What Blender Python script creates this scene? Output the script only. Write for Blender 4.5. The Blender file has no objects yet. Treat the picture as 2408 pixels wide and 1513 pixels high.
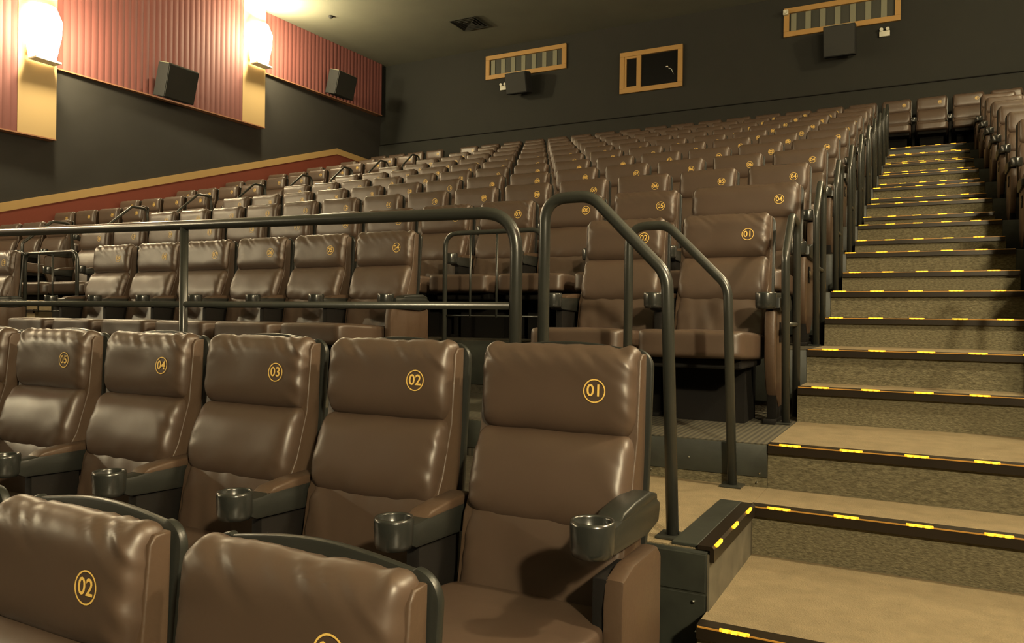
import bpy, bmesh, math, random
from mathutils import Vector, Matrix, noise
from mathutils.bvhtree import BVHTree
random.seed(7)
S = bpy.context.scene
COL = S.collection
# ------------------------------------------------------------------ camera, world, exposure
YAW, PITCH, ROLL, FPX = 0.48690, -0.00410, 0.01270, 1827.29
CAM = Vector((0.56857, -3.02625, 0.69724))
Fw = Vector((-math.sin(YAW)*math.cos(PITCH), math.cos(YAW)*math.cos(PITCH), math.sin(PITCH)))
Rt = Vector((math.cos(YAW), math.sin(YAW), 0)); Up = Rt.cross(Fw)
R2 = Rt*math.cos(ROLL) + Up*math.sin(ROLL); U2 = -Rt*math.sin(ROLL) + Up*math.cos(ROLL)
cd = bpy.data.cameras.new('camera'); cam = bpy.data.objects.new('camera', cd); COL.objects.link(cam)
cd.sensor_width = 36; cd.lens = FPX/2408*36; cd.clip_start = .05
m = Matrix((R2, U2, -Fw)).transposed().to_4x4(); m.translation = CAM
cam.matrix_world = m; S.camera = cam
S.view_settings.view_transform = 'Standard'; S.view_settings.look = 'None'
S.view_settings.gamma = 1; S.view_settings.use_curve_mapping = False
S.view_settings.exposure = 0.55
W = bpy.data.worlds.new('world'); S.world = W; W.use_nodes = True
W.node_tree.nodes['Background'].inputs[0].default_value = (.9, .8, .55, 1)
W.node_tree.nodes['Background'].inputs[1].default_value = 0.01
WARM = (1.0, .86, .55)
def area(name, loc, target, size, power, color=WARM, sy=None, spread=180):
    l = bpy.data.lights.new(name, 'AREA'); l.energy = power; l.color = color; l.shape = 'RECTANGLE'
    l.size = size; l.size_y = sy or size; l.spread = math.radians(spread)
    o = bpy.data.objects.new(name, l); COL.objects.link(o); o.location = loc
    o.rotation_euler = (Vector(target)-Vector(loc)).to_track_quat('-Z', 'Y').to_euler()
    return o
def point(name, loc, power, r=.2, color=WARM):
    l = bpy.data.lights.new(name, 'POINT'); l.energy = power; l.color = color; l.shadow_soft_size = r
    o = bpy.data.objects.new(name, l); COL.objects.link(o); o.location = loc
    return o
XL, XR, YB, ZC = -12.5, 3.95, 13.9, 7.45
LAMPS = [(XL+.215, 9.30, 6.55, 280), (XL+.215, 4.62, 5.25, 280), (XL+.215, -.03, 4.0, 260), (XL+.215, -4.7, 2.9, 430),
         (XR-.215, 9.30, 6.55, 230), (XR-.215, 4.62, 5.25, 260), (XR-.215, -.03, 4.0, 520), (XR-.215, -4.7, 2.9, 900)]
for i, (x, y, z, pw) in enumerate(LAMPS):
    point('sconce_light', (x+(.48 if x < -4 else -.48), y, z+.1), pw, .13)
    area('sconce_uplight', (x+(.16 if x < -4 else -.16), y, z+.50), (x+(.5 if x < -4 else -.5), y, z+1.5), .2, pw*.35, spread=150)
# ------------------------------------------------------------------ materials
def mat(name, col, rough=.6, metal=0, bump=0, bscale=40, var=0, vscale=3, spec=.5, emit=None, estr=0, stretch=None, coat=0):
    m = bpy.data.materials.new(name); m.use_nodes = True; nt = m.node_tree; N = nt.nodes; L = nt.links
    b = N['Principled BSDF']; b.inputs['Base Color'].default_value = (*col, 1)
    b.inputs['Roughness'].default_value = rough; b.inputs['Metallic'].default_value = metal
    b.inputs['Specular IOR Level'].default_value = spec; b.inputs['Coat Weight'].default_value = coat
    tc = N.new('ShaderNodeTexCoord'); src = tc.outputs['Object']
    if stretch:
        mp = N.new('ShaderNodeMapping'); mp.inputs['Scale'].default_value = stretch; L.new(src, mp.inputs[0]); src = mp.outputs[0]
    if var:
        n = N.new('ShaderNodeTexNoise'); n.inputs['Scale'].default_value = vscale; n.inputs['Detail'].default_value = 6; L.new(src, n.inputs['Vector'])
        r = N.new('ShaderNodeValToRGB'); r.color_ramp.elements[0].position = .3; r.color_ramp.elements[1].position = .7
        r.color_ramp.elements[0].color = (*[c*(1-var) for c in col], 1); r.color_ramp.elements[1].color = (*[min(1, c*(1+var)) for c in col], 1)
        L.new(n.outputs[0], r.inputs[0]); L.new(r.outputs[0], b.inputs['Base Color'])
    if bump:
        n2 = N.new('ShaderNodeTexNoise'); n2.inputs['Scale'].default_value = bscale; n2.inputs['Detail'].default_value = 4; L.new(src, n2.inputs['Vector'])
        bp = N.new('ShaderNodeBump'); bp.inputs['Strength'].default_value = bump; bp.inputs['Distance'].default_value = .01
        L.new(n2.outputs[0], bp.inputs['Height']); L.new(bp.outputs[0], b.inputs['Normal'])
    if emit:
        b.inputs['Emission Color'].default_value = (*emit, 1); b.inputs['Emission Strength'].default_value = estr
    return m
M = {}
M['leather'] = mat('leather', (.072, .046, .031), .42, bump=.10, bscale=9, var=.10, vscale=2.5, spec=.65)
M['leather2'] = mat('leather_side', (.068, .042, .026), .45, bump=.1, bscale=60, spec=.4)
M['plastic'] = mat('dark_plastic', (.017, .018, .015), .36, bump=.04, bscale=200)
M['black'] = mat('black_plastic', (.005, .004, .003), .8, spec=.2)
M['pipe'] = mat('painted_pipe', (.028, .029, .024), .31, spec=.6, bump=.02, bscale=60)
M['cup'] = mat('cup_plastic', (.022, .023, .020), .24, spec=.8)
M['gold'] = mat('gold_print', (.85, .56, .14), .5)
M['white_print'] = mat('cream_print', (.75, .68, .35), .5)
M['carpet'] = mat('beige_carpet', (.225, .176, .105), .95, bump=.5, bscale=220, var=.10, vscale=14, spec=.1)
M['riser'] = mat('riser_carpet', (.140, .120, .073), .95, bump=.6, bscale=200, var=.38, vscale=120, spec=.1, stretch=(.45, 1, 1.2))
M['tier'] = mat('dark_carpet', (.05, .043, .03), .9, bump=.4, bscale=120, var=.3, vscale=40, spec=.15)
M['fascia'] = mat('painted_board', (.022, .024, .018), .5, bump=.08, bscale=25, var=.3, vscale=9)
M['nosing'] = mat('nosing_strip', (.02, .014, .008), .35, metal=.3)
M['metal_side'] = mat('worn_metal_side', (.11, .095, .065), .55, var=.25, vscale=12, metal=.2)
M['wall'] = mat('dark_wall', (.0105, .0105, .0065), .85, bump=.06, bscale=30, var=.08, vscale=2)
M['wall_l'] = mat('dark_side_wall', (.022, .019, .0145), .85, bump=.06, bscale=30, var=.08, vscale=2)
M['ceiling'] = mat('dark_ceiling', (.115, .113, .078), .9, var=.06, vscale=1.5)
M['tan'] = mat('tan_board', (.42, .27, .10), .7, bump=.03)
M['tan_metal'] = mat('tan_lamp_panel', (.45, .31, .14), .5)
M['red'] = mat('red_board', (.17, .033, .015), .75)
M['fluted'] = mat('fluted_red', (.155, .048, .040), .75, bump=.05)
M['trim'] = mat('copper_trim', (.30, .14, .07), .5)
M['frame'] = mat('ochre_frame', (.33, .185, .05), .6)
M['glass'] = mat('dark_glass', (.004, .004, .004), .08, spec=.7)
M['slat'] = mat('blind_slat', (.16, .155, .10), .7)
M['slat_back'] = mat('blind_back', (.03, .03, .02), .7)
M['cloth'] = mat('speaker_cloth', (.016, .016, .013), .8, bump=.2, bscale=300)
M['cabinet'] = mat('speaker_cabinet', (.006, .006, .005), .8)
M['white'] = mat('white_plastic', (.55, .53, .42), .45)
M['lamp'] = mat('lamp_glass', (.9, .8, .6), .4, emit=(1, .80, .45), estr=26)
M['led'] = mat('amber_led', (.9, .45, .05), .4, emit=(1, .40, .004), estr=.7)
M['led_dot'] = mat('amber_led_core', (1, .7, .1), .4, emit=(1, .50, .015), estr=1.15)
M['channel'] = mat('amber_channel', (.4, .2, .04), .4, emit=(1, .38, .01), estr=.05)
M['chrome'] = mat('chrome_bit', (.5, .5, .45), .25, metal=1)
M['brass'] = mat('brass_bit', (.4, .3, .12), .4, metal=1)
M['screen'] = mat('projection_screen', (.3, .3, .27), .9)
# ribbed mat: fine dark ribs running up the platform
def ribmat():
    m = mat('ribbed_mat', (.05, .043, .03), .8); nt = m.node_tree; N = nt.nodes; L = nt.links
    tc = N.new('ShaderNodeTexCoord'); w = N.new('ShaderNodeTexWave'); w.inputs['Scale'].default_value = 12; w.bands_direction = 'X'
    w.inputs['Distortion'].default_value = .6
    L.new(tc.outputs['Object'], w.inputs[0]); r = N.new('ShaderNodeValToRGB')
    r.color_ramp.elements[0].color = (.03, .027, .018, 1); r.color_ramp.elements[1].color = (.085, .072, .045, 1)
    L.new(w.outputs[0], r.inputs[0]); L.new(r.outputs[0], N['Principled BSDF'].inputs['Base Color'])
    return m
M['ribbed'] = ribmat()
# ------------------------------------------------------------------ helpers
def mesh_of(bm, name, mats, smooth=False):
    me = bpy.data.meshes.new(name); bm.normal_update(); bm.to_mesh(me); bm.free()
    for mm in (mats if isinstance(mats, (list, tuple)) else [mats]): me.materials.append(mm)
    if smooth:
        for p in me.polygons: p.use_smooth = True
    return me
def autosmooth(me, ang=40):
    for p in me.polygons: p.use_smooth = True
    try: me.set_sharp_from_angle(angle=math.radians(ang))
    except Exception: pass
    return me
def inst(name, me, parent=None, loc=(0, 0, 0), rot=(0, 0, 0), label=None):
    o = bpy.data.objects.new(name, me); COL.objects.link(o)
    if parent: o.parent = parent
    o.location = loc; o.rotation_euler = rot
    if label: o['label'] = label
    return o
def tag(o, label, cat, group=None):
    o['label'] = label; o['category'] = cat
    if group: o['group'] = group
    return o
def struct(o, label=None):
    o['kind'] = 'structure'
    if label: o['label'] = label
    return o
def empty(name, loc=(0, 0, 0), rz=0):
    o = bpy.data.objects.new(name, None); COL.objects.link(o); o.location = loc; o.rotation_euler = (0, 0, rz); o.empty_display_size = .1
    return o
def box(bm, x0, x1, y0, y1, z0, z1, mi=0, bev=0):
    vs = [bm.verts.new((x, y, z)) for z in (z0, z1) for y in (y0, y1) for x in (x0, x1)]
    fs = [(0, 2, 3, 1), (4, 5, 7, 6), (0, 1, 5, 4), (2, 6, 7, 3), (0, 4, 6, 2), (1, 3, 7, 5)]
    F = [bm.faces.new([vs[i] for i in f]) for f in fs]
    for f in F: f.material_index = mi
    if bev:
        es = list({e for f in F for e in f.edges}); bmesh.ops.bevel(bm, geom=es, offset=bev, segments=2, affect='EDGES', profile=.5)
    return vs
def boxmesh(name, d, mt, bev=0, smooth=True):
    bm = bmesh.new(); box(bm, *d, bev=bev); me = mesh_of(bm, name, mt)
    return autosmooth(me) if bev and smooth else me
def prism(bm, pts, axis, a0, a1, mi=0, bev=0):
    """extrude a 2D outline along an axis; pts are the two remaining coordinates in xyz order"""
    def P(u, v, a):
        return {'x': (a, u, v), 'y': (u, a, v), 'z': (u, v, a)}[axis]
    A = [bm.verts.new(P(u, v, a0)) for u, v in pts]; B = [bm.verts.new(P(u, v, a1)) for u, v in pts]
    fs = [bm.faces.new(A), bm.faces.new(B[::-1])]
    n = len(pts)
    for i in range(n): fs.append(bm.faces.new((A[i], B[i], B[(i+1) % n], A[(i+1) % n])))
    for f in fs: f.material_index = mi
    bmesh.ops.recalc_face_normals(bm, faces=fs)
    if bev:
        es = list({e for f in fs[:2] for e in f.edges}); bmesh.ops.bevel(bm, geom=es, offset=bev, segments=2, affect='EDGES', profile=.5)
def fillet(pts, rads, n=7):
    out = [Vector(pts[0])]
    for i in range(1, len(pts)-1):
        p0, p1, p2 = Vector(pts[i-1]), Vector(pts[i]), Vector(pts[i+1]); r = rads[i-1] if isinstance(rads, (list, tuple)) else rads
        d0 = (p0-p1).normalized(); d2 = (p2-p1).normalized(); ang = d0.angle(d2); t = r/math.tan(ang/2)
        t = min(t, (p0-p1).length*.49, (p2-p1).length*.49)
        a, b = p1+d0*t, p1+d2*t
        for k in range(n+1):
            u = k/n; out.append((a.lerp(p1, u)).lerp(p1.lerp(b, u), u))
    out.append(Vector(pts[-1])); return out
def tube(bm, pts, r, seg=12, mi=0):
    pts = [Vector(p) for p in pts]; rings = []; prev = None
    for i, p in enumerate(pts):
        t = (pts[min(i+1, len(pts)-1)]-pts[max(i-1, 0)]).normalized()
        if prev is None:
            a = Vector((0, 0, 1)) if abs(t.z) < .9 else Vector((1, 0, 0)); nn = (a-t*a.dot(t)).normalized()
        else: nn = (prev-t*prev.dot(t)).normalized()
        prev = nn; bb = t.cross(nn)
        rings.append([bm.verts.new(p+(nn*math.cos(2*math.pi*k/seg)+bb*math.sin(2*math.pi*k/seg))*r) for k in range(seg)])
    for a, b in zip(rings, rings[1:]):
        for k in range(seg):
            f = bm.faces.new((a[k], a[(k+1) % seg], b[(k+1) % seg], b[k])); f.smooth = True; f.material_index = mi
    bm.faces.new(rings[0][::-1]).material_index = mi; bm.faces.new(rings[-1]).material_index = mi
def lathe(bm, prof, cx, cy, seg=24, mi=0):
    rings = [[bm.verts.new((cx+r*math.cos(2*math.pi*k/seg), cy+r*math.sin(2*math.pi*k/seg), z)) for k in range(seg)] for r, z in prof]
    for a, b in zip(rings, rings[1:]):
        for k in range(seg):
            f = bm.faces.new((a[k], a[(k+1) % seg], b[(k+1) % seg], b[k])); f.smooth = True; f.material_index = mi
    bm.faces.new(rings[0][::-1]).material_index = mi; bm.faces.new(rings[-1]).material_index = mi
def textmesh(body, size, offset=0.0):
    c = bpy.data.curves.new('t', 'FONT'); c.body = body; c.size = size; c.align_x = 'CENTER'; c.align_y = 'CENTER'; c.offset = offset; c.resolution_u = 3
    o = bpy.data.objects.new('t', c); COL.objects.link(o)
    dg = bpy.context.evaluated_depsgraph_get(); me = bpy.data.meshes.new_from_object(o.evaluated_get(dg))
    bpy.data.objects.remove(o); return me
def soft_box(a, b, c, n, px=6, q=3, disp=None, qz=None):
    """rounded cushion volume: |x/a|^px + |y/b|^q + |z/c|^q = 1"""
    qz = qz or q
    bm = bmesh.new(); bmesh.ops.create_cube(bm, size=2)
    bmesh.ops.subdivide_edges(bm, edges=bm.edges[:], cuts=n, use_grid_fill=True)
    for v in bm.verts:
        x, y, z = [math.copysign(abs(k)**.85, k) if k else 0 for k in v.co]
        X, Y, Z = abs(x)**px, abs(y)**q, abs(z)**qz
        lo, hi = .4, 1.01
        for _ in range(22):
            t = (lo+hi)/2
            if X*t**px+Y*t**q+Z*t**qz > 1: hi = t
            else: lo = t
        p = Vector((x*t*a, y*t*b, z*t*c))
        if disp:
            g = Vector((math.copysign(abs(x*t)**(px-1)/a, x), math.copysign(abs(y*t)**(q-1)/b, y), math.copysign(abs(z*t)**(qz-1)/c, z)))
            if g.length > 0: p += g.normalized()*disp(x*t, y*t, z*t, p)
        v.co = p
    return bm
def sm(x): x = max(0, min(1, x)); return x*x*(3-2*x)
# ------------------------------------------------------------------ seat meshes
def frame(y, z, deg): return Matrix.Translation((0, y, z)) @ Matrix.Rotation(-math.radians(deg), 4, 'X')
HF, LF, PF, SF = frame(.0, .987, 5), frame(-.054, .756, 17), frame(-.100, .51, 12), frame(.058, .40, 5)
def place(bm, fr, off=(0, 0, 0)):
    bmesh.ops.transform(bm, matrix=fr @ Matrix.Translation(off), verts=bm.verts); return bm
def pillow_disp(seed, a, kind):
    def d(u, v, w, p):
        s = Vector((seed*3.1, seed*1.7, 0)); r = .003*noise.noise(Vector((p.x*7, 0, p.z*9))+s)
        e = sm((abs(u)-.62)/.38)
        r += e*.0065*(noise.noise(Vector((p.x*14+p.z*10, seed, p.z*27+abs(p.x)*16))+s)-.2)
        if kind in ('head', 'lum') and w > .5: r += .010*sm((abs(u)-.72)/.26)*sm((w-.5)/.4)-.003*sm((w-.5)/.4)
        if kind == 'head': r += .0085*sm((w-.05)/.7)*(.55-1.6*abs(noise.noise(Vector((p.x*17+p.z*20, p.y*5, seed)))))
        if kind == 'low': r += .006*noise.noise(Vector((p.x*16+p.z*4, seed, p.z*4)))
        if kind == 'lum': r += .005*sm((-w-.35)/.5)*noise.noise(Vector((p.x*20-p.z*18, seed, p.z*5)))
        return r
    return d
def seat_meshes(hw, n, seed):
    D = {}
    k = hw-.235
    D['headrest'] = mesh_of(place(soft_box(.240+k, .057, .128, n, 16, 1.9, pillow_disp(seed, hw, 'head'), 3.6), HF, (0, .055, 0)), 'headrest', M['leather'], True)
    D['lumbar_cushion'] = mesh_of(place(soft_box(.243+k, .064, .136, n, 16, 1.9, pillow_disp(seed+5, hw, 'lum'), 2.8), LF, (0, .056, 0)), 'lumbar_cushion', M['leather'], True)
    D['lower_back_pad'] = mesh_of(place(soft_box(.240+k, .05, .17, n, 16, 4, pillow_disp(seed+9, hw, 'low')), PF, (0, .052, 0)), 'lower_back_pad', M['leather'], True)
    # upholstered body behind the pillows
    bm = bmesh.new(); w = .246+k
    prism(bm, [(-.10, .40), (-.063, .62), (-.02, .70), (.028, .86), (.046, 1.07), (.058, 1.088), (.094, 1.088), (.088, .80), (.062, .45), (.05, .40)], 'x', -w, w, bev=.005); D['backrest_body'] = autosmooth(mesh_of(bm, 'backrest_body', M['leather2']), 50)
    # moulded plastic shell, arched top
    bm = bmesh.new(); w = .259+k; N_ = 12
    out = [(-w, .0), (-w, .650)]
    for i in range(1, N_):
        a = math.pi*.5*i/N_; out.append((-w+.055*(1-math.cos(a)), .650+.055*math.sin(a)))
    top = [(-w+.055+(2*w-.11)*i/10, .700+.020*math.sin(math.pi*i/10)) for i in range(11)]
    out += top
    for i in range(1, N_):
        a = math.pi*.5*(1-i/N_); out.append((w-.055*(1-math.cos(a)), .650+.055*math.sin(a)))
    out += [(w, .650), (w, .0)]
    prism(bm, [(u, v) for u, v in out], 'y', -.012, .010, bev=.006)
    place(bm, SF, (0, 0, 0)); D['back_shell'] = autosmooth(mesh_of(bm, 'back_shell', M['plastic']), 35)
    # seat cushion
    bm = soft_box(.257+k, .315, .068, max(6, n-4), 14, 9, lambda u, v, w_, p: .003*noise.noise(p*9+Vector((seed, 0, 0)))+(.010*sm(1-abs(u))*sm(1-abs(v)) if w_ > .5 else 0))
    bmesh.ops.transform(bm, matrix=Matrix.Translation((0, -.405, .392)) @ Matrix.Rotation(math.radians(-2.5), 4, 'X'), verts=bm.verts)
    D['seat_cushion'] = mesh_of(bm, 'seat_cushion', M['leather'], True)
    bm = bmesh.new(); box(bm, -.23-k, .23+k, -.62, -.12, .285, .335, bev=.01); box(bm, -.19-k, .19+k, -.33, -.05, .0, .29)
    D['seat_base'] = mesh_of(bm, 'seat_base', M['black'])
    D['bvh'] = None
    me = D['headrest']; D['bvh'] = BVHTree.FromPolygons([v.co[:] for v in me.vertices], [p.vertices[:] for p in me.polygons])
    return D
# number badge pressed on a headrest
_txt = {}
def badge(D, num, xoff, lod):
    key = ('badge', num, round(xoff, 2))
    if key in D: return D[key]
    bm = bmesh.new(); n = 28 if lod else 16; r0, r1 = .0290, .0325
    A = [bm.verts.new((r1*math.cos(2*math.pi*i/n), r1*math.sin(2*math.pi*i/n), 0)) for i in range(n)]
    B = [bm.verts.new((r0*math.cos(2*math.pi*i/n), r0*math.sin(2*math.pi*i/n), 0)) for i in range(n)]
    for i in range(n): bm.faces.new((A[i], A[(i+1) % n], B[(i+1) % n], B[i]))
    if num not in _txt: _txt[num] = textmesh(num, .046, .0007)
    bm.from_mesh(_txt[num])
    bvh = D['bvh']; nrm = HF.to_3x3() @ Vector((0, 1, 0))
    for v in bm.verts:
        x, z = v.co.x, v.co.y
        o = HF @ Vector((xoff+x, -.3, z)); h = bvh.ray_cast(o, nrm)
        v.co = (h[0] if h[0] else o+nrm*.3)-nrm*.0022
    for f in bm.faces: f.normal_update()
    D[key] = mesh_of(bm, 'seat_number', M['gold']); return D[key]
def arm_meshes(xo=0, end=False, side=1, lod=True):
    """armrest centred on x=0; cup at the front"""
    D = {}
    bm = bmesh.new(); w = .036
    prism(bm, [(-.30, .560), (-.27, .545), (-.02, .535), (.07, .55), (.085, .60), (.04, .625), (-.18, .622), (-.25, .612), (-.30, .612)], 'x', -w, w, bev=.01)
    D['armrest'] = autosmooth(mesh_of(bm, 'armrest', M['plastic']), 40)
    bm = bmesh.new()
    prism(bm, [(-.225, .615), (-.20, .630), (-.12, .640), (.0, .645), (.055, .630), (.06, .612), (-.2, .606)], 'x', -w+.001, w-.001, bev=.008)
    D['arm_pad'] = autosmooth(mesh_of(bm, 'arm_pad', M['leather2']), 45); D['end_pad'] = D['arm_pad'].copy(); D['end_pad'].materials[0] = M['plastic']
    bm = bmesh.new()
    lathe(bm, [(.030, .553), (.046, .556), (.0505, .57), (.0525, .628), (.0505, .637), (.0445, .637), (.043, .632), (.040, .575), (.001, .572)], 0, -.325, 28 if lod else 16)
    D['cup_holder'] = mesh_of(bm, 'cup_holder', M['cup'])
    bm = bmesh.new(); box(bm, -.022, .022, -.24, -.05, .02, .565, bev=.006); box(bm, -.03, .03, -.30, .0, .0, .022, bev=.004)
    D['arm_support'] = autosmooth(mesh_of(bm, 'arm_support', M['black']))
    bm = bmesh.new()
    prof = [(-.33, .50), (-.315, .565), (-.2, .585), (.06, .585), (.10, .56), (.10, .33), (.06, .16), (-.06, .075), (-.17, .075), (-.27, .17), (-.325, .32)]
    prism(bm, prof, 'x', -.026, .026, bev=.012)
    D['end_panel'] = autosmooth(mesh_of(bm, 'end_panel', M['leather2']), 40)
    return D
NEAR = [seat_meshes(.235, 26, s) for s in (1, 2, 3, 4)]
FAR = [seat_meshes(.235, 9, s) for s in (6, 7)]
WIDE = seat_meshes(.36, 16, 11)
ARM_N, ARM_F = arm_meshes(), arm_meshes(lod=False)
_let = {}
def letter_mesh(ch, side):
    if (ch, side) in _let: return _let[ch, side]
    t = textmesh(ch, .062); bm = bmesh.new(); bm.from_mesh(t)
    for v in bm.verts: v.co = Vector((side*.0335, (1 if side > 0 else -1)*v.co.x-.16, v.co.y+.46))
    for f in bm.faces: f.material_index = 1
    box(bm, min(side*.026, side*.032), max(side*.026, side*.032), -.195, -.125, .41, .51, 0)
    _let[ch, side] = mesh_of(bm, 'row_letter', [M['black'], M['white_print']]); return _let[ch, side]
def seat(cx, Y, z, num, label, group, lod=0, wide=False, left=False, right_end=None, left_end=None, seedi=0, lift=0):
    D = WIDE if wide else (NEAR[seedi % 4] if lod else FAR[seedi % 2]); A = ARM_N if lod else ARM_F
    t = empty('cinema_seat', (cx, Y, z)); tag(t, label, 'seat', group)
    h = inst('headrest', D['headrest'], t)
    if num: inst('seat_number', badge(D, num, .13+(.11 if wide else 0), lod), h, label='gold printed number in a ring')
    for nme in ('lumbar_cushion', 'lower_back_pad', 'backrest_body', 'back_shell', 'seat_cushion', 'seat_base'): inst(nme, D[nme], t)
    half = .2935+(.125 if wide else 0)
    arms = [(half, right_end, 1)]
    if left or left_end: arms.append((-half, left_end, -1))
    for ax, end, side in arms:
        xo = ax+(side*(.022 if not lift else -.035) if end else 0)
        a = inst('armrest', A['armrest'], t, (xo, 0, lift+.022))
        inst('arm_pad', A['end_pad' if end else 'arm_pad'], a); inst('cup_holder', A['cup_holder'], a, (-side*.03 if end and not lift else 0, 0, .001))
        inst('arm_support', A['arm_support'], t, (xo-(side*.012 if end else 0), 0, 0))
        if end:
            e = inst('end_panel', A['end_panel'], t, (ax+side*(.012 if not lift else -.012), -.02 if lift else 0, 0))
            if lift: e.scale = (1, .70, 1)
            elif isinstance(end, str): inst('row_letter', letter_mesh(end, side), e, label='black plate with a cream row letter')
    return t
# ------------------------------------------------------------------ room shell
RISE, DEP, Y2, Z2 = .36175, 1.2, .35403, .18323
def yz(k):
    if k <= 0: return {0: (-.78, -.1832), -1: (-1.17, -.366), -2: (-1.56, -.549), -3: (-1.95, -.73)}[k]
    if k == 1: return 0.0, 0.0
    j = (k-2)//2
    return (Y2+DEP*j, Z2+RISE*j) if k % 2 == 0 else (Y2+DEP*j+.84597, Z2+RISE*j+.17852)
SW = 1.18
ROWS = 'CDEFGHIJKLM'
struct(inst('floor', boxmesh('floor', (XL, XR, -12, -2.6, -1.35, -1.15), M['tier'])), 'dark carpeted floor in front of the first rows')
def shell(name, d, mt): return struct(inst(name, boxmesh(name, d, M[mt])))
wb = shell('wall_back', (XL-.2, XR+.2, YB, YB+.2, -1.4, ZC+.1), 'wall')
inst('dado_board', boxmesh('dado', (XL, XR, YB-.045, YB-.001, 3.6, 5.30), M['wall'], .006), wb)
inst('groove_strip', boxmesh('groove', (XL, XR, YB-.03, YB-.001, 5.33, 5.345), M['black']), wb)
wl = shell('wall_left', (XL-.2, XL, -12, YB, -1.4, ZC+.1), 'wall_l')
shell('wall_right', (XR, XR+.2, -12, YB, -1.4, ZC+.1), 'wall_l')
shell('wall_front', (XL-.2, XR+.2, -12.2, -12, -1.4, ZC+.1), 'wall_l')
ce = shell('ceiling', (XL-.2, XR+.2, -12.2, YB+.2, ZC, ZC+.2), 'ceiling')
# seating tiers: each platform is a part of one raked floor
rk = struct(empty('floor_raked', (0, 0, 0)), 'raked seating platforms of the auditorium')
rk.name = 'floor'
def tier(x0, x1, y0, y1, zt, mt='tier', fas=True, name='seating_platform'):
    p = inst(name, boxmesh(name, (x0, x1, y0, y1, zt-.5, zt), M[mt]), rk)
    if fas: inst('fascia_board', boxmesh('fascia', (x0, x1, y0-.012, y0-.0005, zt-.30 if zt > .2 else zt-.14, zt-.004), M['fascia'], .002), p)
    return p
for j in range(11):
    y0, z0 = Y2+DEP*j, Z2+RISE*j; y1 = y0+DEP if j < 10 else YB
    for x0, x1 in ((XL, -9.98), (-8.62, -.001), (SW+.001, XR)) if j < 10 else ((XL, XR),):
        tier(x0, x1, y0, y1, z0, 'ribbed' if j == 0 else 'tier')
# landing (cross aisle) and the two lower platforms
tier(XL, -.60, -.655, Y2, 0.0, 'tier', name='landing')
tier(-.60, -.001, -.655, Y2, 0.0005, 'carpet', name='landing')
tier(XL, -.001, -1.76, -.655, -.485); tier(XL, -.001, -2.85, -1.76, -.81)
tier(SW+.001, XR, -.655, Y2, 0.0, 'carpet', name='landing'); tier(SW+.001, XR, -1.76, -.655, -.485)
inst('carpet_strip', boxmesh('carpet_strip', (-.60, -.001, Y2-.006, Y2-.0005, .001, .042), M['riser']), rk)
# boarded front of the landing beside row B
bm = bmesh.new(); box(bm, -.20, -.004, -.672, -.656, -.13, -.012, bev=.003); inst('fascia_board', mesh_of(bm, 'fascia', M['fascia']), rk)
bm = bmesh.new(); box(bm, -.20, -.004, -.668, -.656, -.33, -.136, bev=.003); inst('fascia_board', mesh_of(bm, 'fascia', M['fascia']), rk)
bm = bmesh.new(); box(bm, -.24, -.012, -.80, -.66, -.50, -.335, bev=.003); inst('fascia_board', mesh_of(bm, 'fascia', M['fascia']), rk)
bm = bmesh.new(); box(bm, -.001, .006, -.668, -.001, -.185, -.012); inst('side_plate', mesh_of(bm, 'side', M['metal_side']), rk)
bm = bmesh.new(); box(bm, -.115, -.032, -.655, -.002, .0008, .012, bev=.003); inst('anti_slip_strip', mesh_of(bm, 'anti', M['fascia']), rk)
for (x, z) in ((-.03, -.25), (-.04, -.16)):
    bm = bmesh.new(); bmesh.ops.create_uvsphere(bm, u_segments=8, v_segments=5, radius=.006); bmesh.ops.translate(bm, vec=(x, -.672, z), verts=bm.verts); inst('screw', mesh_of(bm, 'screw', M['chrome']), rk)
for (x, z, yy) in ((-.03, .06, Y2), (-.04, .02, Y2), (-.5, .03, Y2), (-.33, .10, Y2)):
    bm = bmesh.new(); bmesh.ops.create_uvsphere(bm, u_segments=8, v_segments=5, radius=.005); bmesh.ops.translate(bm, vec=(x, yy-.013, z), verts=bm.verts); inst('screw', mesh_of(bm, 'screw', M['chrome']), rk)
# ------------------------------------------------------------------ right stairs with lit nosings
st = struct(empty('floor_stairs'), 'carpeted stairs of the right aisle with amber lights in every nosing'); st.name = 'staircase'
def noseprof(y, z): return [(y-.022, z-.034), (y-.022, z+.001), (y-.016, z+.006), (y+.028, z+.006), (y+.028, z+.0005), (y+.0, z+.0005), (y-.0005, z-.034)]
bm = bmesh.new(); box(bm, -.042, .042, -.005, .004, -.004, .0045, 0, bev=.002)
for dx in (-.024, 0, .024): box(bm, dx-.008, dx+.008, -.0065, -.004, -.004, .0035, 1)
LED = mesh_of(bm, 'led_lamp', [M['led'], M['led_dot']])
PH = dict(zip([1, 3, 6, 9, 10, 12, 13, 14, 15, 16, 17, 22], [.1036, .1115, .0582, .0565, .0483, .0875, .0385, .0388, .073, .0930, .0715, .0576]))
PH.update({2: .09, 0: .11, 4: .12, 5: .07, 7: .09, 8: .03, 11: .03, 18: .07, 19: .04, 20: .09, 21: .05, -1: .08, -2: .1})
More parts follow.
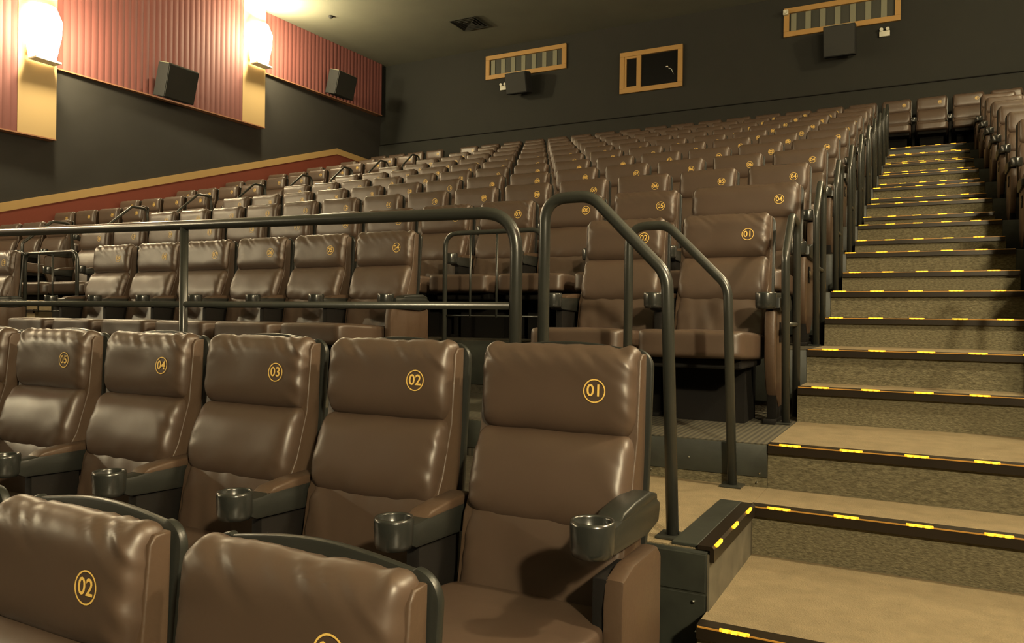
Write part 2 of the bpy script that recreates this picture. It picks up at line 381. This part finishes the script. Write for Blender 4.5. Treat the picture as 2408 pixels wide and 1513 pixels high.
for k in range(-2, 23):
    y0, z0 = yz(k); y1 = yz(k+1)[0] if k < 22 else y0+.5; zb = yz(k-1)[1]
    if k == 22: y1 = y0+.25
    bm = bmesh.new(); mi = 0
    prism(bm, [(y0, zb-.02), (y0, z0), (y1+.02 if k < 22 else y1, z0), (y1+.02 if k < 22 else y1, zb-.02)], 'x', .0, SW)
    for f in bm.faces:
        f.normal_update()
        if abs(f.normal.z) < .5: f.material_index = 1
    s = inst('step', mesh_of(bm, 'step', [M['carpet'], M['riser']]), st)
    bm = bmesh.new(); prism(bm, noseprof(y0, z0), 'x', .003, SW-.003)
    inst('step_nosing', mesh_of(bm, 'step_nosing', M['nosing']), s)
    inst('light_channel', boxmesh('light_channel', (.006, SW-.006, y0-.0232, y0-.0205, z0-.001, z0+.0035), M['channel']), s)
    x = PH.get(k, .07)
    while x < SW-.04:
        inst('led_lamp', LED, s, (x, y0-.0195, z0+.0035)); x += .2313
# side light strip along the landing edge
sn = inst('edge_nosing', None, st) if False else None
bm = bmesh.new(); prism(bm, [(-.030, .0135), (.012, .0135), (.020, .006), (.020, -.034), (.0065, -.034), (.0065, .001), (-.030, .001)], 'y', -.668, -.02)
sn = inst('edge_nosing', mesh_of(bm, 'edge_nosing', M['nosing']), st)
for y in (-.60, -.36, -.13): inst('led_lamp', LED, sn, (.0165, y, .0095), (0, 0, math.pi/2))
# left aisle stairs
sl = struct(empty('staircase'), 'carpeted stairs of the left aisle')
for k in range(2, 23):
    y0, z0 = yz(k); y1 = yz(k+1)[0] if k < 22 else y0+.25; zb = yz(k-1)[1]
    if k == 22: continue
    bm = bmesh.new(); prism(bm, [(y0, zb-.02), (y0, z0), (y1+.02, z0), (y1+.02, zb-.02)], 'x', -9.978, -8.622)
    s = inst('step', mesh_of(bm, 'step', M['carpet']), sl)
    bm = bmesh.new(); prism(bm, noseprof(y0, z0), 'x', -9.97, -8.63); inst('step_nosing', mesh_of(bm, 'step_nosing', M['nosing']), s)
# ------------------------------------------------------------------ seats
ORD = ['first', 'second', 'third', 'fourth', 'fifth', 'sixth', 'seventh', 'eighth', 'ninth', 'tenth', 'eleventh', 'twelfth', 'thirteenth', 'fourteenth']
THE = lambda k: 'next to' if k == 0 else ORD[k]+' from'
for i, x in enumerate((-.36, -.955, -1.55)):
    seat(x, -2.1, -.81, '%02d' % (i+1), 'large brown leather seat numbered %02d in the lowest row, %s' % (i+1, 'cut off at the bottom' if i == 0 else 'in the lower left corner') if i < 2 else 'brown leather seat at the lower left edge, third of the nearest row', 'seats of the nearest row',
         1, right_end='A' if i == 0 else None, seedi=i+1, left=(i == 2))
for i, x in enumerate((-.35, -.94, -1.52, -2.10, -2.70, -3.29)):
    seat(x, -1.05, -.485, '%02d' % (i+1), 'brown leather seat numbered %02d in front of the long railing, %s the stairs' % (i+1, THE(i)), 'seats of the row in front of the railing',
         1, right_end='B' if i == 0 else None, seedi=i, left=(i == 5), lift=.065 if i == 0 else 0)
CX = [(-.41, '01', 'R'), (-.995, '02', 'L'), (-2.75, '04', 'r'), (-3.335, '05', ''), (-3.92, '06', ''), (-4.51, '07', ''), (-5.10, '08', ''), (-5.69, '09', 'L'), (-7.40, '12', 'r'), (-7.98, '13', 'L')]
for i, (x, n, e) in enumerate(CX):
    where = ' beside the stairs' if i == 0 else ''
    seat(x, 1.3, Z2, n, 'brown leather seat numbered %s, %s the stairs, first row behind the railing' % (n, THE(i)), 'seats of the row behind the railing', 1,
         right_end='C' if e == 'R' else (True if e == 'r' else None), left='L' in e, seedi=i+2)
seat(-.55, 2.5, Z2+RISE, '04', 'extra wide brown leather seat numbered 04 beside the stairs', 'seats of row D in the centre block', 1, wide=True, right_end='D')
for i in range(12):
    seat(-1.27-.587*i, 2.5, Z2+RISE, '%02d' % (i+5), 'brown leather seat numbered %02d, %s the stairs, second row behind the railing' % (i+5, THE(i+1)), 'seats of row D in the centre block', 1 if i < 4 else 0, seedi=i, left=(i == 11))
for j in range(2, 11):
    Y, z = 1.3+DEP*j, Z2+RISE*j; rn = ORD[j]+' row behind the railing'
    grp = 'seats of row %s in the centre block' % ROWS[j]
    for i in range(14):
        seat(-.52-.587*i, Y, z, '%02d' % (i+4), 'centre block brown leather seat numbered %02d, %s the stairs, %s' % (i+4, THE(i), 'last row' if j == 10 else rn), grp, 0,
             right_end=ROWS[j] if (i == 0 and j < 10) else None, seedi=i+j, left=(i == 13 and j < 10))
for j in range(1, 11):          # left wing by the wall
    Y, z = 1.3+DEP*j, Z2+RISE*j
    for i in range(4):
        pos = ['at the aisle', 'second from the aisle', 'third from the aisle', 'against the left wall'][i]
        seat(-10.37-.587*i, Y, z, '%02d' % (18+i), 'left wing brown leather seat %s, %s' % (pos, 'last row' if j == 10 else ORD[j]+' row behind the railing'),
             'seats of row %s in the left wing' % ROWS[j], 0, right_end=True if (i == 0 and j < 10) else None, seedi=i+j, left=(i == 3))
for i in range(2):              # last row runs on across the left aisle
    seat(-8.738-.587*i-.03, 1.3+12, Z2+RISE*10, '%02d' % (18+i), 'brown leather seat in the last row over the left aisle, %s' % ('nearer the centre block' if i == 0 else 'nearer the left wing'), 'last row seats over the left aisle', 0, seedi=i)
for i in range(3):              # last row across the top of the stairs
    seat(.067+.587*i, 1.3+12, Z2+RISE*10, '%02d' % (3-i), 'brown leather seat numbered %02d above the top of the stairs, %s' % (3-i, ['at its left', 'in its middle', 'at its right'][i]), 'last row seats at the top of the stairs', 0, seedi=i)
for j in range(3, 11):          # right block
    Y, z = 1.3+DEP*j, Z2+RISE*j
    for i in range(4 if j < 10 else 3):
        pos = ['at the stairs', 'second from the stairs', 'third from the stairs', 'against the right wall'][i]
        seat(1.62+.587*i+(.21 if j == 10 else 0), Y, z, None if j == 10 else '%02d' % (3-i if i < 3 else 1), 'right block brown leather seat %s, %s' % (pos, 'last row' if j == 10 else ORD[j]+' row behind the railing'),
             'seats of row %s in the right block' % ROWS[j], 0, left_end=ROWS[j] if (i == 0 and j < 10) else None, seedi=i+j)
for j in (0, 1, 2):
    seat(1.62, 1.3+DEP*j, Z2+RISE*j, '03', 'brown leather seat beside the stairs just outside the right edge, %s row' % ORD[j], 'seats of the right block front', 0, left_end=ROWS[j], seedi=j)
# ------------------------------------------------------------------ railings
def plate(bm, x, y, z, r=.05): box(bm, x-r, x+r, y-r, y+r, z, z+.008, bev=.002)
ra = tag(empty('guard_railing', (-.72, -.575, 0)), 'long dark pipe railing with two bars behind the front seats', 'railing')
def rpart(name, fn, par, o, mt='pipe'):
    bm = bmesh.new(); fn(bm); bmesh.ops.translate(bm, vec=-Vector(o), verts=bm.verts)
    return inst(name, mesh_of(bm, name, M[mt]), par)
o = (-.72, -.575, 0)
rpart('top_rail', lambda b: tube(b, fillet([(-9.0, -.575, 1.22), (-.715, -.575, 1.077), (-.715, -.575, .004)], .15, 10), .0225, 16), ra, o)
rpart('lower_rail', lambda b: tube(b, [(-9.0, -.575, .745), (-.735, -.575, .742)], .014, 12), ra, o)
for x in (-2.44, -4.4, -6.4, -8.4):
    rpart('post', lambda b: (tube(b, [(x, -.575, .004), (x, -.575, 1.085-(x+.72)*.0173)], .019, 14), plate(b, x, -.575, .001)), ra, o)
rpart('post_foot', lambda b: plate(b, -.715, -.575, .001), ra, o)
def side_rail(name, Y, label, z0=0.0, side_z=0.001):
    t = tag(empty(name, (-.36, Y, z0)), label, 'handrail'); o = (-.36, Y, z0)
    rpart('pipe', lambda b: tube(b, fillet([(-.605, Y, side_z), (-.605, Y, 1.115), (-.43, Y, 1.115), (-.165, Y, .845), (-.135, Y, .001)], [.11, .10, .12], 9), .020, 16), t, o)
    rpart('foot_plate', lambda b: (plate(b, -.135, Y, .0015, .045)), t, o)
    rpart('foot_plate', lambda b: (plate(b, -.605, Y, .0015, .045)), t, o)
    return t
side_rail('handrail', -.575, 'sloping arched handrail right of the long railing, nearer of the two')
h2 = side_rail('handrail', .305, 'sloping arched handrail on the landing in front of the seat numbered 01 by the stairs')
for j in range(0, 10):
    y, z = DEP*j, Z2+RISE*j
    t = tag(empty('handrail', (-.03, y+1.1, z)), 'looped pipe handrail beside the stairs, end of the %s row behind the railing' % ORD[j], 'handrail', 'looped handrails beside the stairs')
    rpart('pipe', lambda b: tube(b, fillet([(-.03, y+1.05, z+.001), (-.03, y+.99, z+.84), (-.03, y+1.16, z+1.06), (-.03, y+1.34, z+1.06), (-.03, y+1.40, z+.36+.001)] if False else
          [(-.035, y+1.06, z+.001), (-.035, y+.98, z+.84), (-.035, y+1.17, z+1.06), (-.035, y+1.36, z+1.04), (-.035, y+1.415, z+.001 if j < 0 else z+.003)], [.08, .07, .07], 6), .020, 14), t, (-.03, y+1.1, z))
    rpart('foot_plate', lambda b: plate(b, -.045, y+1.06, z+.0015, .036), t, (-.03, y+1.1, z))
    rpart('cross_bar', lambda b: tube(b, [(-.035, y+1.04, z+.5), (-.035, y+1.39, z+.5)], .012, 10), t, (-.03, y+1.1, z))
for j in range(1, 10):
    y, z = DEP*j, Z2+RISE*j
    t = tag(empty('handrail', (-10.0, y+1.1, z)), 'looped pipe handrail in the left aisle, end of the %s row behind the railing' % ORD[j], 'handrail', 'looped handrails in the left aisle')
    rpart('pipe', lambda b: tube(b, fillet([(-9.94, y+.62, z+.003), (-9.94, y+.60, z+.70), (-9.94, y+1.0, z+1.03), (-9.94, y+1.25, z+1.03), (-9.94, y+1.38, z+.003)], [.08, .09, .09], 6), .019, 10), t, (-10.0, y+1.1, z))
t = tag(empty('handrail', (1.215, 1.1, Z2)), 'looped handrail at the right edge of the stairs', 'handrail')
rpart('pipe', lambda b: tube(b, fillet([(1.22, 1.06, Z2+.001), (1.22, .98, Z2+.84), (1.22, 1.17, Z2+1.06), (1.22, 1.36, Z2+1.04), (1.22, 1.415, Z2+.003)], [.08, .07, .07], 6), .020, 14), t, (1.215, 1.1, Z2))
def guard(x0, x1, Y, label):
    t = tag(empty('guard_rail', ((x0+x1)/2, Y, Z2)), label, 'railing', 'small guard rails in the wheelchair gaps'); o = ((x0+x1)/2, Y, Z2)
    rpart('frame', lambda b: tube(b, fillet([(x0, Y, Z2+.001), (x0, Y, 1.27), (x1, Y, 1.27), (x1, Y, Z2+.001)], .10, 8), .016, 12), t, o)
    rpart('lower_bar', lambda b: tube(b, [(x0, Y, .71), (x1, Y, .71)], .006, 8), t, o)
    n = 2
    for i in range(n):
        x = x0+(x1-x0)*(.27+.27*i); rpart('baluster', lambda b: tube(b, [(x, Y, .70), (x, Y, 1.265)], .008, 8), t, o)
    rpart('foot_plate', lambda b: plate(b, x0, Y, Z2+.0015, .03), t, o); rpart('foot_plate', lambda b: plate(b, x1, Y, Z2+.0015, .03), t, o)
guard(-2.33, -1.58, 1.46, 'small guard rail with thin balusters between the seats numbered 02 and 04')
guard(-7.20, -6.38, 1.46, 'small guard rail with thin balusters left of the seat numbered 09')
# ------------------------------------------------------------------ left wall: painted rake band, fluted panels, sconces, speakers
def bandpoly(bm, off0, off1, x0, x1):
    P = [(-2.0, 2.43-6.09*.307), (12.13, 4.90), (13.50, 4.85)]
    top = [(y, z-off0) for y, z in P]; bot = [(y, z-off1) for y, z in P][::-1]
    prism(bm, top+bot, 'x', x0, x1)
bm = bmesh.new(); bandpoly(bm, 0, .145, XL+.0005, XL+.03); bt = inst('trim_1', mesh_of(bm, 'trim', M['tan'])); struct(bt, 'tan board running up the left wall above the red one')
bm = bmesh.new(); bandpoly(bm, .145, .85, XL+.0005, XL+.022); bt = inst('trim_2', mesh_of(bm, 'trim', M['red'])); struct(bt, 'red board running up the left wall')
ENDS = [(13.72, 9.62, 6.10), (9.55, 4.97, 4.84), (4.90, .30, 3.60), (.22, -4.4, 2.40)]
PN = ['nearest the back wall', 'between the two lit sconces', 'left of the left sconce', 'out of frame towards the screen']
def wallpanel(i, side):
    y1, y0, zb = ENDS[i]; xw = XL if side < 0 else XR; s = -side       # s points into the hall
    t = tag(empty('acoustic_panel', (xw, (y0+y1)/2, zb)), 'fluted red wall panel %s on the %s wall' % (PN[i], 'left' if side < 0 else 'right'), 'wall panel', 'fluted wall panels')
    def PX(y): return xw+s*(.04+.13*(y-y0)/(y1-y0))
    tan = .62 if i else 0.0; ya = y1-tan
    def loc(me, nm): o = inst(nm, me, t); o.location = -Vector((xw, (y0+y1)/2, zb)); return o
    bm = bmesh.new(); pitch = .125; n = int((ya-y0)/pitch); pts = []
    for k in range(n+1):
        for q in range(6):
            y = y0+pitch*(k+q/6)
            if y <= ya: pts.append((y, PX(y)+s*.011*abs(math.sin(math.pi*q/6))))
    lo = [bm.verts.new((x, y, zb)) for y, x in pts]; hi = [bm.verts.new((x, y, ZC-.002)) for y, x in pts]
    for a in range(len(pts)-1):
        f = bm.faces.new((lo[a], lo[a+1], hi[a+1], hi[a])); f.smooth = False
    bmesh.ops.recalc_face_normals(bm, faces=bm.faces)
    loc(mesh_of(bm, 'fluted_board', M['fluted']), 'fluted_board')
    # solid backing
    bm = bmesh.new(); xb = xw+s*.001
    prism(bm, [(xb, y0), (PX(y0)-s*.004, y0), (PX(ya)-s*.004, ya), (PX(y1)-s*.004, y1), (xb, y1)], 'z', zb+.003, ZC-.002)
    loc(mesh_of(bm, 'backing', M['trim' if i == 0 else 'tan_metal']), 'backing')
    if tan:
        bm = bmesh.new(); prism(bm, [(PX(ya)-s*.003, ya), (PX(ya)+s*.014, ya), (PX(y1)+s*.014, y1), (PX(y1)-s*.003, y1)], 'z', zb, ZC-.003)
        loc(mesh_of(bm, 'end_board', M['tan_metal']), 'end_board')
    bm = bmesh.new(); prism(bm, [(xb, y0), (PX(y0)+s*.022, y0), (PX(y1)+s*.022, y1), (xb, y1)], 'z', zb-.022, zb-.0005)
    loc(mesh_of(bm, 'bottom_trim', M['trim']), 'bottom_trim')
for i in range(4):
    wallpanel(i, -1); wallpanel(i, 1)
def sconce(x, y, z, s, label):
    t = tag(empty('wall_sconce', (x, y, z)), label, 'lamp', 'lit wall sconces')
    bm = bmesh.new(); box(bm, -.004 if s > 0 else 0, 0 if s > 0 else .004, -.22, .22, -.4, .4, bev=.008); inst('back_plate', mesh_of(bm, 'back_plate', M['tan_metal']), t, (s*.0, 0, 0))
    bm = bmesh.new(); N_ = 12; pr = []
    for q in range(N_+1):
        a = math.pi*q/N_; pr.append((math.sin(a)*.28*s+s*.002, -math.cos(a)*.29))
    zs = [(-.42, .72), (-.30, .80), (0, 1.0), (.25, 1.05), (.46, .75)]  # glowing shade built larger than the fixture, taking the lamp's bloom into its shape
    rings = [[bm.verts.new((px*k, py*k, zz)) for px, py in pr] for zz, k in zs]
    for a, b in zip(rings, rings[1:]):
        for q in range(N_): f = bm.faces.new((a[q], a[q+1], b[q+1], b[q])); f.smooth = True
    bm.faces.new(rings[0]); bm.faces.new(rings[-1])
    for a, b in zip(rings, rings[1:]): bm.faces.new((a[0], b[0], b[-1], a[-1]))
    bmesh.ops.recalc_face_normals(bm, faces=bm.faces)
    inst('glass_shade_with_bloom', mesh_of(bm, 'glass_shade_with_bloom', M['lamp']), t)
    bm = bmesh.new(); box(bm, min(s*.002, s*.22), max(s*.002, s*.22), -.21, .21, -.455, -.422, bev=.005); inst('bottom_cap', mesh_of(bm, 'bottom_cap', M['white']), t)
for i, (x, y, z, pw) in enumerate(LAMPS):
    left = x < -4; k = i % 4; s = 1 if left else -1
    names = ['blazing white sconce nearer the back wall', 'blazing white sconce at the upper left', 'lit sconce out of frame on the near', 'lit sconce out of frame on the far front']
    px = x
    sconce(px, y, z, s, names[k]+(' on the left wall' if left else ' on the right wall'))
def speaker(x, y, z, rz, tilt, w, h, d, label):
    t = tag(empty('wall_speaker', (x, y, z), rz), label, 'speaker')
    bm = bmesh.new(); box(bm, -w/2, w/2, -d, 0, -h/2, h/2, bev=.012)
    bmesh.ops.rotate(bm, matrix=Matrix.Rotation(tilt, 3, 'X'), cent=(0, 0, 0), verts=bm.verts); inst('cabinet', mesh_of(bm, 'cabinet', M['cabinet']), t)
    bm = bmesh.new(); box(bm, -w/2+.015, w/2-.015, -d-.014, -d-.001, -h/2+.015, h/2-.015, bev=.004)
    bmesh.ops.rotate(bm, matrix=Matrix.Rotation(tilt, 3, 'X'), cent=(0, 0, 0), verts=bm.verts); inst('grille', mesh_of(bm, 'grille', M['cloth']), t)
    bm = bmesh.new(); box(bm, -w/2+.02, w/2-.02, -d*.9, -.01, h/2+.0005, h/2+.012)
    bmesh.ops.rotate(bm, matrix=Matrix.Rotation(tilt, 3, 'X'), cent=(0, 0, 0), verts=bm.verts); inst('top_cap', mesh_of(bm, 'top_cap', M['slat']), t)
    bm = bmesh.new(); tube(bm, [(0, -.03, .05), (0, .22, .05)], .025, 10); box(bm, -.07, .07, .20, .225, -.06, .16); inst('bracket', mesh_of(bm, 'bracket', M['black']), t)
speaker(-8.10, YB-.23, 6.38, 0, .22, .56, .48, .30, 'black box speaker under the left blind window of the back wall')
speaker(-.96, YB-.23, 6.28, 0, .22, .58, .58, .30, 'black box speaker under the right blind window of the back wall')
speaker(XL+.36, 7.0, 5.10, math.pi/2, .25, .68, .62, .30, 'black box speaker on the left wall between the two sconces')
speaker(XL+.40, 11.65, 6.33, math.pi/2, .25, .68, .56, .30, 'black box speaker on the last red panel of the left wall')
# ------------------------------------------------------------------ back wall windows
def window(x0, x1, z0, z1, n, kind, label):
    t = struct(empty('window_%d' % n, ((x0+x1)/2, YB, (z0+z1)/2)), label); o = ((x0+x1)/2, YB, (z0+z1)/2)
    def part(nm, d, mt, bev=0):
        bm = bmesh.new(); box(bm, *d, bev=bev); bmesh.ops.translate(bm, vec=-Vector(o), verts=bm.verts); return inst(nm, mesh_of(bm, nm, M[mt]), t)
    fw = .105
    part('window_frame', (x0, x1, YB-.06, YB-.001, z0, z0+fw), 'frame', .004); part('window_frame', (x0, x1, YB-.06, YB-.001, z1-fw, z1), 'frame', .004)
    part('window_frame', (x0, x0+fw, YB-.06, YB-.001, z0+fw+.0005, z1-fw-.0005), 'frame', .004); part('window_frame', (x1-fw, x1, YB-.06, YB-.001, z0+fw+.0005, z1-fw-.0005), 'frame', .004)
    part('pane', (x0+fw, x1-fw, YB-.006, YB-.001, z0+fw, z1-fw), 'glass' if kind == 'booth' else 'slat_back')
    if kind == 'blind':
        n_ = 7; w = (x1-x0-2*fw)/n_
        for i in range(n_):
            xa = x0+fw+w*i+w*.12; part('blind_slat', (xa, xa+w*.38, YB-.022, YB-.008, z0+fw+.01, z1-fw-.01), 'slat')
    else:
        part('mullion', (x0+.40, x0+.50, YB-.055, YB-.001, z0+fw+.0005, z1-fw-.0005), 'frame', .003)
        part('sash', (x0+fw+.0005, x0+fw+.05, YB-.045, YB-.007, z0+fw+.0005, z1-fw-.0005), 'frame', .003)
        part('sash', (x0+fw+.051, x0+.3995, YB-.045, YB-.007, z1-fw-.05, z1-fw-.0005), 'frame', .003)
        part('sash', (x0+fw+.051, x0+.3995, YB-.045, YB-.007, z0+fw+.0005, z0+fw+.04), 'frame', .003)
    return t
window(-9.20, -7.01, 6.655, 7.245, 1, 'blind', 'long ochre framed window with vertical slats at the left of the back wall')
window(-5.655, -4.20, 5.865, 6.80, 2, 'booth', 'ochre framed dark projection booth window')
window(-2.075, .10, 6.60, 7.19, 3, 'blind', 'long ochre framed window with vertical slats at the right of the back wall')
# projector lens behind booth glass
t = tag(empty('projector_lens', (-4.55, YB-.0, 6.35)), 'small bright projector lens in the dark booth window', 'projector')
bm = bmesh.new(); bmesh.ops.create_uvsphere(bm, u_segments=10, v_segments=6, radius=.035); inst('lens', mesh_of(bm, 'lens', M['chrome'], True), t, (0, -.035, 0))
bm = bmesh.new(); tube(bm, [(0, -.03, -.02), (.1, -.03, -.06), (.14, -.03, -.18)], .008, 6); inst('arm', mesh_of(bm, 'arm', M['chrome'], True), t)
def elight(x, z, label):
    t = tag(empty('emergency_light', (x, YB, z)), label, 'emergency light')
    inst('body', boxmesh('body', (-.095, .095, -.06, -.001, -.075, .035), M['white'], .01), t)
    for dx in (-.055, .055):
        bm = bmesh.new(); tube(bm, [(dx, -.02, .06), (dx, -.10, .055)], .033, 14); inst('spot_head', mesh_of(bm, 'spot_head', M['white']), t)
elight(-8.69, 6.42, 'small white twin head emergency light left of the left speaker on the back wall')
elight(-.18, 6.40, 'small white twin head emergency light right of the right speaker on the back wall')
t = tag(empty('wall_camera', (-2.03, YB, 7.09)), 'small white camera at the corner of the right blind window', 'camera')
inst('body', boxmesh('body', (-.05, .05, -.14, -.063, -.05, .05), M['white'], .012), t)
bm = bmesh.new(); tube(bm, [(0, -.13, 0), (0, -.20, -.01)], .03, 12); inst('lens', mesh_of(bm, 'lens', M['white']), t)
# ceiling diffuser and smoke detector
t = tag(empty('ceiling_vent', (-8.7, 12.2, ZC)), 'square dark ceiling air diffuser', 'vent')
for q in range(4):
    bm = bmesh.new(); r = .33-.075*q; z = -.002-.0*q
    A = [(-r, -r), (r, -r), (r, r), (-r, r)]; r2 = r-.06; B = [(-r2, -r2), (r2, -r2), (r2, r2), (-r2, r2)]
    a = [bm.verts.new((*p, z-.03)) for p in A]; b = [bm.verts.new((*p, z)) for p in B]; a2 = [bm.verts.new((*p, z-.036)) for p in A]; b2 = [bm.verts.new((*p, z-.006)) for p in B]
    for i in range(4):
        j2 = (i+1) % 4; bm.faces.new((a[i], a[j2], b[j2], b[i])); bm.faces.new((a2[i], b2[i], b2[j2], a2[j2])); bm.faces.new((a[i], a2[i], a2[j2], a[j2])); bm.faces.new((b[i], b[j2], b2[j2], b2[i]))
    inst('louvre', mesh_of(bm, 'louvre', M['wall']), t)
t = tag(empty('smoke_detector', (-11.3, 10.5, ZC)), 'small round smoke detector on the ceiling near the far sconce', 'detector')
bm = bmesh.new(); lathe(bm, [(.055, -.001), (.055, -.02), (.035, -.05), (.02, -.055)], 0, 0, 16); inst('body', mesh_of(bm, 'body', M['cabinet']), t)
